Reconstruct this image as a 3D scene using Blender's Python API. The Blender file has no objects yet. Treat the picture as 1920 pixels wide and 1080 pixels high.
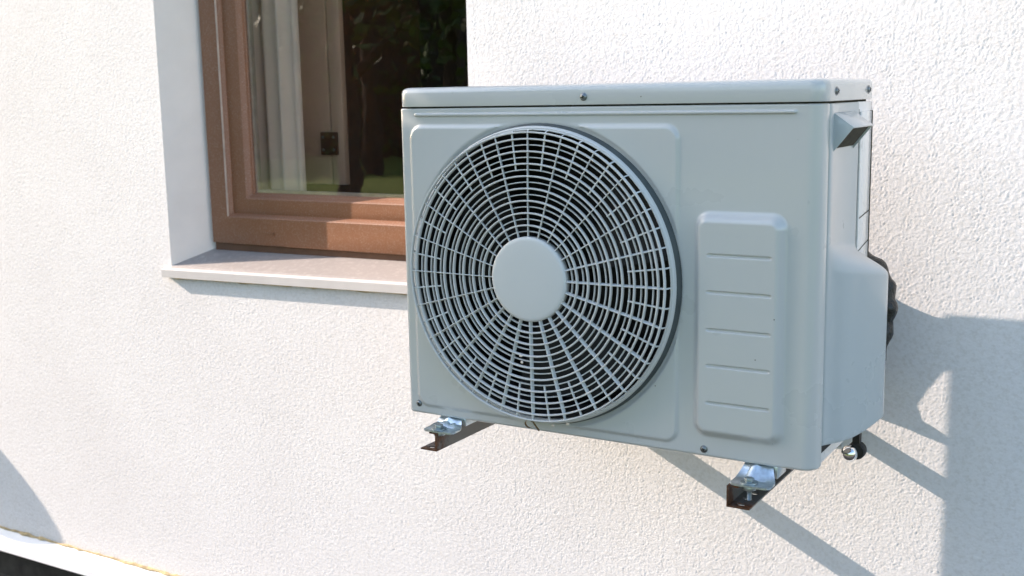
import bpy, bmesh, math, random
import numpy as np
from mathutils import Vector, Matrix

random.seed(7)
rng = np.random.default_rng(11)
scene = bpy.context.scene
C = scene.collection

# ------------------------------------------------------------------ camera
cam_data = bpy.data.cameras.new('camera')
cam = bpy.data.objects.new('camera', cam_data)
C.objects.link(cam)
yaw, pitch, roll = math.radians(31.305), math.radians(-9.59), math.radians(-1.133)
fwd = Vector((-math.sin(yaw) * math.cos(pitch), math.cos(yaw) * math.cos(pitch), math.sin(pitch)))
r0 = Vector((math.cos(yaw), math.sin(yaw), 0))
u0 = r0.cross(fwd)
right = math.cos(roll) * r0 + math.sin(roll) * u0
up = -math.sin(roll) * r0 + math.cos(roll) * u0
m = Matrix((right, up, -fwd)).transposed().to_4x4()
m.translation = Vector((1.3089, -1.7582, 0.6095))
cam.matrix_world = m
cam_data.sensor_width = 36
cam_data.lens = 2162.0 / 1920 * 36
cam_data.clip_start = 0.05
cam_data.clip_end = 500
cam_data.dof.use_dof = True
cam_data.dof.focus_distance = 2.05
cam_data.dof.aperture_fstop = 7.0
scene.camera = cam

# ------------------------------------------------------------------ sky, sun, exposure
SUN = Vector((-4.45, -1.0, 2.2)).normalized()          # towards the sun
world = bpy.data.worlds.new('World')
scene.world = world
world.use_nodes = True
wn = world.node_tree.nodes
sky = wn.new('ShaderNodeTexSky')
sky.sky_type = 'NISHITA'
sky.sun_disc = False
sky.sun_elevation = math.asin(SUN.z)
sky.sun_rotation = math.atan2(SUN.x, SUN.y)
sky.air_density = 1.0
sky.dust_density = 1.6
world.node_tree.links.new(sky.outputs[0], wn['Background'].inputs[0])
wn['Background'].inputs[1].default_value = 0.15
sun_data = bpy.data.lights.new('sun', 'SUN')
sun_data.energy = 3.45
sun_data.angle = math.radians(0.25)
sun_data.color = (1.0, 0.83, 0.71)
sun = bpy.data.objects.new('sun', sun_data)
C.objects.link(sun)
sun.rotation_euler = SUN.to_track_quat('Z', 'Y').to_euler()
scene.view_settings.view_transform = 'Standard'
scene.view_settings.look = 'None'
scene.view_settings.gamma = 1
scene.view_settings.exposure = 1.5

# ------------------------------------------------------------------ constants
YW = 0.49            # wall plane
W, H, D = 0.80, 0.585, 0.286
GROUND = -0.98

# ------------------------------------------------------------------ materials
def nmat(name):
    mt = bpy.data.materials.new(name)
    mt.use_nodes = True
    nt = mt.node_tree
    return mt, nt, nt.nodes['Principled BSDF']

def texnode(nt, scale, detail=4, rough=0.55, coord='Object'):
    tc = nt.nodes.new('ShaderNodeTexCoord')
    n = nt.nodes.new('ShaderNodeTexNoise')
    n.inputs['Scale'].default_value = scale
    n.inputs['Detail'].default_value = detail
    n.inputs['Roughness'].default_value = rough
    nt.links.new(tc.outputs[coord], n.inputs['Vector'])
    return n

def ramp(nt, src, stops):
    r = nt.nodes.new('ShaderNodeValToRGB')
    el = r.color_ramp.elements
    while len(el) < len(stops):
        el.new(0.5)
    for e, (p, c) in zip(el, stops):
        e.position = p
        e.color = (*c, 1) if len(c) == 3 else c
    nt.links.new(src, r.inputs[0])
    return r

def mixc(nt, fac, a, b, mode='MIX'):
    n = nt.nodes.new('ShaderNodeMix')
    n.data_type = 'RGBA'
    n.blend_type = mode
    for sock, val in ((n.inputs[0], fac), (n.inputs[6], a), (n.inputs[7], b)):
        if isinstance(val, (int, float)):
            sock.default_value = val
        elif isinstance(val, tuple):
            sock.default_value = (*val, 1)
        else:
            nt.links.new(val, sock)
    return n.outputs[2]

def bump(nt, bs, h, strength, dist):
    b = nt.nodes.new('ShaderNodeBump')
    b.inputs['Strength'].default_value = strength
    b.inputs['Distance'].default_value = dist
    nt.links.new(h, b.inputs['Height'])
    nt.links.new(b.outputs[0], bs.inputs['Normal'])

def speckle_paint(name, base, rough=0.38, dirt=(0.16, 0.15, 0.12), spots=True, coat=0.0, streak=0.10):
    """painted sheet metal / plastic with faint streaks and a few dirt specks"""
    mt, nt, bs = nmat(name)
    big = texnode(nt, 5, 5)
    tc = nt.nodes.new('ShaderNodeTexCoord')
    mp = nt.nodes.new('ShaderNodeMapping')
    mp.inputs['Scale'].default_value = (60, 60, 2.5)
    nt.links.new(tc.outputs['Object'], mp.inputs['Vector'])
    st = nt.nodes.new('ShaderNodeTexNoise')
    st.inputs['Scale'].default_value = 1
    st.inputs['Detail'].default_value = 4
    nt.links.new(mp.outputs[0], st.inputs['Vector'])
    rs = ramp(nt, st.outputs[0], [(0.45, (0, 0, 0)), (0.75, (1, 1, 1))])
    rb = ramp(nt, big.outputs[0], [(0.35, (0, 0, 0)), (0.7, (1, 1, 1))])
    f = nt.nodes.new('ShaderNodeMath'); f.operation = 'MULTIPLY'
    nt.links.new(rs.outputs[0], f.inputs[0]); nt.links.new(rb.outputs[0], f.inputs[1])
    f2 = nt.nodes.new('ShaderNodeMath'); f2.operation = 'MULTIPLY'; f2.inputs[1].default_value = streak
    nt.links.new(f.outputs[0], f2.inputs[0])
    dark = tuple(c * 0.82 for c in base)
    col = mixc(nt, f2.outputs[0], base, dark)
    if spots:
        vo = nt.nodes.new('ShaderNodeTexVoronoi')
        vo.inputs['Scale'].default_value = 34
        nt.links.new(tc.outputs['Object'], vo.inputs['Vector'])
        sp = ramp(nt, vo.outputs['Distance'], [(0.028, (1, 1, 1)), (0.05, (0, 0, 0))])
        pick = nt.nodes.new('ShaderNodeMath'); pick.operation = 'GREATER_THAN'; pick.inputs[1].default_value = 0.80
        sep = nt.nodes.new('ShaderNodeSeparateColor')
        nt.links.new(vo.outputs['Color'], sep.inputs[0])
        nt.links.new(sep.outputs[0], pick.inputs[0])
        g = nt.nodes.new('ShaderNodeMath'); g.operation = 'MULTIPLY'
        nt.links.new(sp.outputs[0], g.inputs[0]); nt.links.new(pick.outputs[0], g.inputs[1])
        col = mixc(nt, g.outputs[0], col, dirt)
    nt.links.new(col, bs.inputs['Base Color'])
    rr = ramp(nt, big.outputs[0], [(0.3, (rough - .05,) * 3), (0.7, (rough + .09,) * 3)])
    nt.links.new(rr.outputs[0], bs.inputs['Roughness'])
    bs.inputs['Coat Weight'].default_value = coat
    bs.inputs['Coat Roughness'].default_value = 0.05
    fine = texnode(nt, 900, 2)
    bump(nt, bs, fine.outputs[0], 0.05, 0.0006)
    return mt

M = {}
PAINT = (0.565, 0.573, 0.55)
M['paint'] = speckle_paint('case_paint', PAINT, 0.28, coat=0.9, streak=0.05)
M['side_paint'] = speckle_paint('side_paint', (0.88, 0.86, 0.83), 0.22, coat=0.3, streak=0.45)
M['cover_plastic'] = speckle_paint('cover_plastic', (0.47, 0.51, 0.515), 0.28, coat=0.6, streak=0.05, spots=True)
def grimy(mt, col, amount):
    nt = mt.node_tree; bs = nt.nodes['Principled BSDF']
    old = bs.inputs['Base Color'].links[0].from_socket
    n = texnode(nt, 95, 6, 0.72); n2 = texnode(nt, 9, 3)
    a = ramp(nt, n.outputs[0], [(0.52, (0, 0, 0)), (0.66, (1, 1, 1))])
    b = ramp(nt, n2.outputs[0], [(0.40, (0, 0, 0)), (0.62, (1, 1, 1))])
    f = nt.nodes.new('ShaderNodeMath'); f.operation = 'MULTIPLY'
    nt.links.new(a.outputs[0], f.inputs[0]); nt.links.new(b.outputs[0], f.inputs[1])
    g = nt.nodes.new('ShaderNodeMath'); g.operation = 'MULTIPLY'; g.inputs[1].default_value = amount
    nt.links.new(f.outputs[0], g.inputs[0])
    nt.links.new(mixc(nt, g.outputs[0], old, col), bs.inputs['Base Color'])
grimy(M['side_paint'], (0.36, 0.32, 0.27), 0.55)
M['grille'] = speckle_paint('grille_plastic', (0.63, 0.64, 0.62), 0.40, spots=False)

def simple(name, col, rough=0.5, metal=0.0, var=0.15, scale=30, bumpd=0.0):
    mt, nt, bs = nmat(name)
    n = texnode(nt, scale, 5)
    a = tuple(max(0, c * (1 - var)) for c in col)
    b = tuple(min(1, c * (1 + var)) for c in col)
    r = ramp(nt, n.outputs[0], [(0.3, a), (0.7, b)])
    nt.links.new(r.outputs[0], bs.inputs['Base Color'])
    bs.inputs['Roughness'].default_value = rough
    bs.inputs['Metallic'].default_value = metal
    if bumpd:
        bump(nt, bs, n.outputs[0], 0.6, bumpd)
    return mt

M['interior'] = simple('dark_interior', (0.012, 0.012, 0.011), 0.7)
M['coil'] = simple('coil_metal', (0.03, 0.028, 0.024), 0.6, 0.3)
M['fan'] = simple('fan_plastic', (0.009, 0.0085, 0.008), 0.6)
M['screw'] = simple('screw_metal', (0.22, 0.24, 0.25), 0.35, 0.9)
M['screw_hole'] = simple('screw_recess', (0.01, 0.012, 0.012), 0.8)
M['zinc'] = simple('galvanised_steel', (0.60, 0.68, 0.72), 0.30, 0.85, 0.25, 60)
M['bolt'] = simple('bolt_zinc', (0.38, 0.44, 0.46), 0.35, 0.9, 0.25, 80)
M['chrome'] = simple('chrome_cap', (0.85, 0.85, 0.83), 0.08, 1.0, 0.05)
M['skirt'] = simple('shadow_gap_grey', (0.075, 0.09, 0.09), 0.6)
M['rubber'] = simple('black_rubber', (0.015, 0.014, 0.012), 0.6)
M['gasket'] = simple('gasket', (0.13, 0.062, 0.034), 0.6)
M['lip'] = simple('frame_lip', (0.50, 0.42, 0.36), 0.5)
M['dust_line'] = simple('mossy_gap', (0.035, 0.032, 0.018), 0.9, 0, 0.6, 120)  # mossy lid gap, panel joints, and the painted shade inside the handle
M['leaf_dry'] = simple('dry_leaf', (0.38, 0.24, 0.11), 0.7, 0, 0.3, 60)
M['petal'] = simple('pale_petal', (0.75, 0.66, 0.56), 0.7)
M['plaster'] = simple('smooth_plaster', (0.89, 0.84, 0.79), 0.85, 0, 0.03, 12, 0.001)
M['sealant'] = simple('yellowed_sealant', (0.50, 0.38, 0.20), 0.8, 0, 0.35, 40, 0.002)
M['flash'] = simple('white_flashing', (0.78, 0.79, 0.80), 0.45, 0, 0.04, 14)
M['sill_nose'] = simple('sill_nose', (0.58, 0.56, 0.54), 0.45, 0, 0.04, 14)
M['plinth'] = simple('dark_plinth', (0.035, 0.033, 0.028), 0.9, 0, 0.4, 20, 0.004)
M['curtain'] = simple('pale_curtain', (0.86, 0.74, 0.66), 0.9, 0, 0.05, 8)
M['door'] = simple('pale_door', (0.70, 0.56, 0.47), 0.5, 0, 0.06, 8)
M['lock'] = simple('dark_lock', (0.10, 0.045, 0.025), 0.5)
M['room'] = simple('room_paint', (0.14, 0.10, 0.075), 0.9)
M['bark'] = simple('bark', (0.06, 0.045, 0.033), 0.9, 0, 0.4, 12, 0.01)
M['lamp_glass'] = simple('opal_globe', (0.75, 0.74, 0.70), 0.3)
M['lamp_post'] = simple('lamp_post', (0.05, 0.05, 0.05), 0.5)

def rust_mat():
    mt, nt, bs = nmat('rusty_channel')
    n = texnode(nt, 55, 6, 0.65)
    tc = nt.nodes.new('ShaderNodeTexCoord')
    sep = nt.nodes.new('ShaderNodeSeparateXYZ')
    nt.links.new(tc.outputs['Object'], sep.inputs[0])
    # rust gathers at the sawn end of the arm (object y near the tip) and creeps inwards
    mr = nt.nodes.new('ShaderNodeMapRange')
    mr.inputs[1].default_value = -0.045; mr.inputs[2].default_value = 0.03
    mr.inputs[3].default_value = 0.55; mr.inputs[4].default_value = -0.05
    nt.links.new(sep.outputs[1], mr.inputs[0])
    ad = nt.nodes.new('ShaderNodeMath'); ad.operation = 'ADD'
    nt.links.new(n.outputs[0], ad.inputs[0]); nt.links.new(mr.outputs[0], ad.inputs[1])
    f = ramp(nt, ad.outputs[0], [(0.66, (0, 0, 0)), (0.95, (1, 1, 1))])
    n2 = texnode(nt, 160, 4)
    rc = ramp(nt, n2.outputs[0], [(0.3, (0.03, 0.014, 0.007)), (0.7, (0.15, 0.052, 0.016))])
    col = mixc(nt, f.outputs[0], (0.19, 0.188, 0.18), rc.outputs[0])
    nt.links.new(col, bs.inputs['Base Color'])
    inv = nt.nodes.new('ShaderNodeMath'); inv.operation = 'SUBTRACT'; inv.inputs[0].default_value = 0.6
    nt.links.new(f.outputs[0], inv.inputs[1]); inv.use_clamp = True
    nt.links.new(inv.outputs[0], bs.inputs['Metallic'])
    bs.inputs['Roughness'].default_value = 0.55
    bump(nt, bs, n2.outputs[0], 0.3, 0.001)
    return mt
M['rust'] = rust_mat()

def stucco_mat():
    mt, nt, bs = nmat('white_roughcast')
    big = texnode(nt, 2.2, 5)
    mid = texnode(nt, 140, 4)
    r1 = ramp(nt, big.outputs[0], [(0.3, (0.77, 0.755, 0.745)), (0.7, (0.82, 0.81, 0.80))])
    r2 = ramp(nt, mid.outputs[0], [(0.30, (0.90, 0.89, 0.87)), (0.55, (1, 1, 1))])
    col = mixc(nt, 1.0, r1.outputs[0], r2.outputs[0], 'MULTIPLY')
    nt.links.new(col, bs.inputs['Base Color'])
    bs.inputs['Roughness'].default_value = 0.9
    bs.inputs['Specular IOR Level'].default_value = 0.25
    fine = texnode(nt, 420, 3)
    bump(nt, bs, fine.outputs[0], 0.25, 0.0008)
    return mt
M['stucco'] = stucco_mat()

def dusty(name, base, dust, amount=0.5, rough=0.5, scale=180):
    """dark coated profile with pale dust specks"""
    mt, nt, bs = nmat(name)
    n = texnode(nt, scale, 5, 0.7)
    n2 = texnode(nt, 14, 4)
    a = ramp(nt, n.outputs[0], [(0.50, (0, 0, 0)), (0.72, (1, 1, 1))])
    b = ramp(nt, n2.outputs[0], [(0.25, (0.35,) * 3), (0.75, (1, 1, 1))])
    f = nt.nodes.new('ShaderNodeMath'); f.operation = 'MULTIPLY'
    nt.links.new(a.outputs[0], f.inputs[0]); nt.links.new(b.outputs[0], f.inputs[1])
    f2 = nt.nodes.new('ShaderNodeMath'); f2.operation = 'MULTIPLY'; f2.inputs[1].default_value = amount
    nt.links.new(f.outputs[0], f2.inputs[0])
    nt.links.new(mixc(nt, f2.outputs[0], base, dust), bs.inputs['Base Color'])
    bs.inputs['Roughness'].default_value = rough
    bump(nt, bs, n.outputs[0], 0.25, 0.0008)
    return mt
M['frame'] = dusty('brown_frame', (0.235, 0.103, 0.050), (0.50, 0.43, 0.37), 0.40, 0.42, 260)
M['sill'] = dusty('sill_top', (0.33, 0.30, 0.28), (0.60, 0.56, 0.53), 0.6, 0.5, 60)

def glass_mat():
    mt = bpy.data.materials.new('window_glass')
    mt.use_nodes = True
    nt = mt.node_tree
    nt.nodes.clear()
    out = nt.nodes.new('ShaderNodeOutputMaterial')
    tr = nt.nodes.new('ShaderNodeBsdfTransparent')
    tr.inputs[0].default_value = (0.92, 0.90, 0.87, 1)
    gl = nt.nodes.new('ShaderNodeBsdfGlossy')
    gl.inputs['Roughness'].default_value = 0.004
    fr = nt.nodes.new('ShaderNodeFresnel')
    ge = nt.nodes.new('ShaderNodeNewGeometry')
    io = nt.nodes.new('ShaderNodeMapRange')
    io.inputs[3].default_value = 2.5; io.inputs[4].default_value = 1.02
    nt.links.new(ge.outputs['Backfacing'], io.inputs[0])
    nt.links.new(io.outputs[0], fr.inputs[0])
    n = texnode(nt, 7, 2)
    b = nt.nodes.new('ShaderNodeBump')
    b.inputs['Strength'].default_value = 0.03
    b.inputs['Distance'].default_value = 0.01
    nt.links.new(n.outputs[0], b.inputs['Height'])
    nt.links.new(b.outputs[0], gl.inputs['Normal'])
    mx = nt.nodes.new('ShaderNodeMixShader')
    nt.links.new(fr.outputs[0], mx.inputs[0])
    nt.links.new(tr.outputs[0], mx.inputs[1])
    nt.links.new(gl.outputs[0], mx.inputs[2])
    nt.links.new(mx.outputs[0], out.inputs[0])
    return mt
M['glass'] = glass_mat()

def wrap_mat():
    mt, nt, bs = nmat('black_pipe_wrap')
    n = texnode(nt, 45, 4, 0.6)
    r = ramp(nt, n.outputs[0], [(0.3, (0.006, 0.0065, 0.005)), (0.7, (0.018, 0.019, 0.015))])
    nt.links.new(r.outputs[0], bs.inputs['Base Color'])
    bs.inputs['Roughness'].default_value = 0.32
    bump(nt, bs, n.outputs[0], 0.8, 0.01)
    return mt
M['wrap'] = wrap_mat()

def lawn_mat():
    mt, nt, bs = nmat('garden_ground')
    n = texnode(nt, 1.3, 6, 0.65)
    n2 = texnode(nt, 40, 5, 0.7)
    tc = nt.nodes.new('ShaderNodeTexCoord')
    sep = nt.nodes.new('ShaderNodeSeparateXYZ')
    nt.links.new(tc.outputs['Object'], sep.inputs[0])
    g = ramp(nt, n2.outputs[0], [(0.3, (0.09, 0.15, 0.015)), (0.7, (0.22, 0.27, 0.035))])
    s = ramp(nt, n2.outputs[0], [(0.3, (0.05, 0.045, 0.038)), (0.7, (0.12, 0.11, 0.10))])
    mr = nt.nodes.new('ShaderNodeMapRange')
    mr.inputs[1].default_value = -3.2; mr.inputs[2].default_value = -2.9
    mr.inputs[3].default_value = 1; mr.inputs[4].default_value = 0
    nt.links.new(sep.outputs[1], mr.inputs[0])
    nt.links.new(mixc(nt, mr.outputs[0], s.outputs[0], g.outputs[0]), bs.inputs['Base Color'])
    bs.inputs['Roughness'].default_value = 0.95
    bump(nt, bs, n2.outputs[0], 0.8, 0.03)
    return mt
M['lawn'] = lawn_mat()

def leaf_mat(name, a, b):
    mt, nt, bs = nmat(name)
    oi = nt.nodes.new('ShaderNodeObjectInfo')
    n = texnode(nt, 2.2, 3)
    r = ramp(nt, n.outputs[0], [(0.3, a), (0.7, b)])
    nt.links.new(r.outputs[0], bs.inputs['Base Color'])
    bs.inputs['Roughness'].default_value = 0.55
    return mt
M['leaf'] = leaf_mat('tree_leaves', (0.035, 0.07, 0.012), (0.09, 0.15, 0.022))

# ------------------------------------------------------------------ mesh helpers
class MB:
    def __init__(s):
        s.v = []; s.f = []
    def add(s, verts, faces):
        o = len(s.v)
        s.v += [tuple(p) for p in verts]
        s.f += [tuple(i + o for i in f) for f in faces]
        return s
    def box(s, x0, x1, y0, y1, z0, z1):
        vs = [(x, y, z) for x in (x0, x1) for y in (y0, y1) for z in (z0, z1)]
        return s.add(vs, [(0, 1, 3, 2), (4, 6, 7, 5), (0, 4, 5, 1), (2, 3, 7, 6), (0, 2, 6, 4), (1, 5, 7, 3)])
    def loft(s, loops, close=True, cap0=True, cap1=True):
        n = len(loops[0]); vs = []; fs = []
        for l in loops: vs += list(l)
        for k in range(len(loops) - 1):
            for i in range(n if close else n - 1):
                j = (i + 1) % n
                fs.append((k * n + i, k * n + j, (k + 1) * n + j, (k + 1) * n + i))
        if cap0: fs.append(tuple(range(n))[::-1])
        if cap1: fs.append(tuple((len(loops) - 1) * n + i for i in range(n)))
        return s.add(vs, fs)
    def prism(s, poly, axis, a, b):
        """poly in the two other axes (order kept), extruded along axis"""
        def P(p, t):
            return {'x': (t, p[0], p[1]), 'y': (p[0], t, p[1]), 'z': (p[0], p[1], t)}[axis]
        return s.loft([[P(p, a) for p in poly], [P(p, b) for p in poly]])
    def tube(s, pts, rad, n=12, cap=True):
        pts = [Vector(p) for p in pts]; loops = []
        if not hasattr(rad, '__len__'): rad = [rad] * len(pts)
        ref = None
        for i, p in enumerate(pts):
            d = (pts[min(i + 1, len(pts) - 1)] - pts[max(i - 1, 0)]).normalized()
            if ref is None:
                ref = Vector((0, 0, 1)) if abs(d.z) < .9 else Vector((1, 0, 0))
            a = d.cross(ref).normalized(); b = a.cross(d).normalized(); ref = b
            loops.append([p + rad[i] * (math.cos(t) * a + math.sin(t) * b) for t in np.linspace(0, 2 * math.pi, n, endpoint=False)])
        return s.loft(loops, True, cap, cap)
    def sphere(s, c, r, nu=20, nv=12, sc=(1, 1, 1)):
        loops = []
        for k in range(1, nv):
            ph = math.pi * k / nv
            loops.append([(c[0] + sc[0] * r * math.sin(ph) * math.cos(t), c[1] + sc[1] * r * math.sin(ph) * math.sin(t), c[2] + sc[2] * r * math.cos(ph))
                          for t in np.linspace(0, 2 * math.pi, nu, endpoint=False)])
        return s.loft(loops)
    def build(s, name, mat, parent=None, smooth=False, bevel=0, seg=2, angle=40):
        me = bpy.data.meshes.new(name)
        me.from_pydata(s.v, [], s.f)
        bm = bmesh.new(); bm.from_mesh(me)
        bmesh.ops.recalc_face_normals(bm, faces=bm.faces)
        if bevel:
            es = [e for e in bm.edges if len(e.link_faces) == 2 and e.calc_face_angle(0) > math.radians(30)]
            bmesh.ops.bevel(bm, geom=es, offset=bevel, segments=seg, profile=0.5, affect='EDGES', clamp_overlap=True)
            smooth = True
        bm.to_mesh(me); bm.free()
        return link(name, me, mat, parent, smooth, angle)

def link(name, me, mat, parent=None, smooth=False, angle=40):
    me.materials.append(M[mat] if isinstance(mat, str) else mat)
    if smooth:
        me.shade_smooth()
        me.set_sharp_from_angle(angle=math.radians(angle))
    o = bpy.data.objects.new(name, me)
    C.objects.link(o)
    o.parent = parent
    return o

def empty(name, loc=(0, 0, 0), parent=None):
    o = bpy.data.objects.new(name, None)
    o.empty_display_size = 0.1
    C.objects.link(o)
    o.location = loc
    o.parent = parent
    return o

def tag(o, label, cat, group=None):
    o['label'] = label; o['category'] = cat
    if group: o['group'] = group
    return o

def sst(x, a, b):
    t = np.clip((x - a) / (b - a), 0, 1)
    return t * t * (3 - 2 * t)

def lin(x, a, b):
    # straight bevel with just a touch of rounding at both ends
    t = np.clip((x - a) / (b - a), 0, 1)
    return t - 0.6 * np.sin(2 * np.pi * t) / (2 * np.pi)

def rrect(x0, x1, y0, y1, r, n=6):
    pts = []
    for cx, cy, a in ((x1 - r, y1 - r, 0), (x0 + r, y1 - r, 90), (x0 + r, y0 + r, 180), (x1 - r, y0 + r, 270)):
        for k in range(n + 1):
            t = math.radians(a + 90 * k / n)
            pts.append((cx + r * math.cos(t), cy + r * math.sin(t)))
    return pts

# ================================================================== GROUND
gm = MB()
gm.add([(-60, -70, GROUND), (60, -70, GROUND), (60, 30, GROUND), (-60, 30, GROUND)], [(0, 1, 2, 3)])
ground = gm.build('ground', 'lawn'); ground['kind'] = 'structure'

# ================================================================== HOUSE
house = empty('house', (0, YW, GROUND))
tag(house, 'white roughcast house wall with brown framed window', 'house')
HP = Vector((0, YW, GROUND))
def hpart(o):
    o.matrix_parent_inverse = Matrix.Translation(-HP)
    return o

WX0, WX1, WZ0, WZ1 = -1.178, -0.165, 0.150, 1.60       # opening in the wall face
GRAIN = 0.00035
def wall_mesh():
    fx0, fx1, fz0, fz1 = -2.30, 1.20, -0.792, 0.96
    def axis(a, b, marks):
        """marks: (position, step to the right of it)"""
        out = []
        for (p, st), (q, _) in zip(marks, marks[1:]):
            n = max(1, round((q - p) / st))
            out += list(np.linspace(p, q, n, endpoint=False))
        return np.array(out + [b])
    xs = axis(fx0, fx1, [(fx0, .0027), (WX0, .0027), (WX1, .0021), (fx1, 0)])
    zs = axis(fz0, fz1, [(fz0, .0022), (WZ0, .0022), (fz1, 0)])
    nx, nz = len(xs), len(zs)
    # band-limited grain on a fine regular raster, sampled at the mesh vertices
    st = .0020
    rx, rz = int((fx1 - fx0) / st) + 2, int((fz1 - fz0) / st) + 2
    Fw = np.fft.rfft2(rng.standard_normal((rz, rx)))
    k = np.sqrt(np.fft.rfftfreq(rx, st)[None, :] ** 2 + np.fft.fftfreq(rz, st)[:, None] ** 2)
    def band(k0, sg):
        g = np.fft.irfft2(Fw * np.exp(-((k - k0) / sg) ** 2), s=(rz, rx))
        return g / g.std()
    g1 = band(175, 60)
    g1 = np.where(g1 > 0, 0.6 * np.tanh(g1 * 1.5), g1 * 0.95)
    raster = g1 * GRAIN + band(70, 30) * GRAIN * 0.20
    lo = band(5, 4)
    raster *= np.clip(1 + .07 * lo, .75, 1.25)          # uneven float marks
    Xg, Zg = np.meshgrid(xs, zs)
    fi = (Xg - fx0) / st; fj = (Zg - fz0) / st
    i0 = np.clip(fi.astype(int), 0, rx - 2); j0 = np.clip(fj.astype(int), 0, rz - 2)
    ti, tj = fi - i0, fj - j0
    hs = (raster[j0, i0] * (1 - ti) + raster[j0, i0 + 1] * ti) * (1 - tj) + (raster[j0 + 1, i0] * (1 - ti) + raster[j0 + 1, i0 + 1] * ti) * tj
    # calm and slightly rounded towards the opening's arris
    dx = np.maximum(np.maximum(WX0 - Xg, Xg - WX1), 0); dz = np.maximum(WZ0 - Zg, 0)
    dd = np.sqrt(dx ** 2 + dz ** 2)
    inside = (Xg > WX0 + 1e-6) & (Xg < WX1 - 1e-6) & (Zg > WZ0 + 1e-6)
    fade = np.clip(dd / 0.012, 0, 1)
    edge = np.minimum.reduce([Xg - fx0, fx1 - Xg, Zg - fz0, fz1 - Zg])
    fade = fade * np.clip(edge / 0.01, 0, 1)
    Yg = YW - hs * fade
    co = np.stack([Xg, Yg, Zg], -1).reshape(-1, 3)
    idx = np.arange(nx * nz).reshape(nz, nx)
    xm = (xs[1:] + xs[:-1]) / 2; zm = (zs[1:] + zs[:-1]) / 2
    keep = ~((xm[None, :] > WX0) & (xm[None, :] < WX1) & (zm[:, None] > WZ0))
    a = idx[:-1, :-1][keep]; b = idx[:-1, 1:][keep]; c = idx[1:, 1:][keep]; d = idx[1:, :-1][keep]
    quads = np.stack([a, b, c, d], 1)
    # plain continuation of the same wall beyond the finely modelled stretch
    ex = []
    def q(x0, x1, z0, z1):
        ex.append([(x0, YW, z0), (x1, YW, z0), (x1, YW, z1), (x0, YW, z1)])
    q(-7, fx0, fz0, 3.2); q(fx1, 5, fz0, 3.2)
    q(fx0, WX0, fz1, 3.2); q(WX1, fx1, fz1, 3.2); q(WX0, WX1, WZ1, 3.2)
    base = len(co)
    ev = np.array(ex).reshape(-1, 3)
    eq = (np.arange(len(ev)).reshape(-1, 4) + base)
    co = np.concatenate([co, ev]); quads = np.concatenate([quads, eq])
    me = bpy.data.meshes.new('wall')
    me.vertices.add(len(co)); me.vertices.foreach_set('co', co.astype(np.float32).ravel())
    nq = len(quads)
    me.loops.add(nq * 4); me.loops.foreach_set('vertex_index', quads.astype(np.int32).ravel())
    me.polygons.add(nq)
    me.polygons.foreach_set('loop_start', np.arange(0, nq * 4, 4, dtype=np.int32))
    me.polygons.foreach_set('use_smooth', np.ones(nq, dtype=bool))
    me.update(calc_edges=True)
    return me
hpart(link('wall', wall_mesh(), 'stucco', house))

# splayed plaster reveal round the window opening
YF = 0.598
IX0, IX1, IZ1 = -1.121, -0.060, 1.545
rv = MB()
def strip(a0, a1, b0, b1, n=1):
    rv.add([a0, a1, b1, b0], [(0, 1, 2, 3)])
strip((WX0, YW, 0.10), (WX0, YW, WZ1), (IX0, YF + .05, 0.10), (IX0, YF + .05, IZ1))
strip((WX1, YW, 0.10), (WX1, YW, WZ1), (IX1, YF + .05, 0.10), (IX1, YF + .05, IZ1))
strip((WX0, YW, WZ1), (WX1, YW, WZ1), (IX0, YF + .05, IZ1), (IX1, YF + .05, IZ1))
hpart(rv.build('window_reveal', 'plaster', house))
bx = MB(); bx.box(WX0 - .02, WX1 + .02, YW + .012, YF + .12, .02, .11)
hpart(bx.build('reveal_base', 'plaster', house))

# ---- sill: sloped top sheet with a white nosing
sill = empty('window_sill', (0, 0, 0), house); hpart(sill)
SX0, SX1 = -1.198, -0.150
tilt = 0.0145
def sz(x): return tilt * (x + 1.19) / 0.85
def sill_sheet():
    mb = MB(); n = 24; loops = []
    for i in range(n + 1):
        x = WX0 + 0.004 + (WX1 - WX0 - .008) * i / n
        t = sz(x) * 1.0
        tb = t * 0.35
        loops.append([(x, YW - .015, .1410 + t), (x, YW, .1490 + t), (x, YF + .03, .189 + tb), (x, YF + .03, .178 + tb), (x, YW - .015, .133 + t)])
    mb.loft(loops)
    return mb
o = sill_sheet().build('sill_sheet', 'sill', sill)
nb = MB()
nb.loft([[(SX0, YW - .020, .1185 + sz(SX0)), (SX0, YW - .020, .1400 + sz(SX0)), (SX0, YW - .016, .1425 + sz(SX0)), (SX0, YW - .0, .1470 + sz(SX0)), (SX0, YW + .002, .1185 + sz(SX0))],
         [(SX1, YW - .020, .1185 + sz(SX1)), (SX1, YW - .020, .1400 + sz(SX1)), (SX1, YW - .016, .1425 + sz(SX1)), (SX1, YW - .0, .1470 + sz(SX1)), (SX1, YW + .002, .1185 + sz(SX1))]])
nb.build('sill_nosing', 'sill_nose', sill)
sb = MB()
pts = [(x, YW - .002 - .002 * random.random(), .1165 + sz(x) + random.uniform(-.0015, .0015)) for x in np.linspace(SX0 + .03, SX1 - .01, 60)]
sb.tube(pts, [0.0035 + random.uniform(-.0012, .0015) for _ in pts], 6)
sb.build('sealant_bead', 'sealant', sill)

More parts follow.
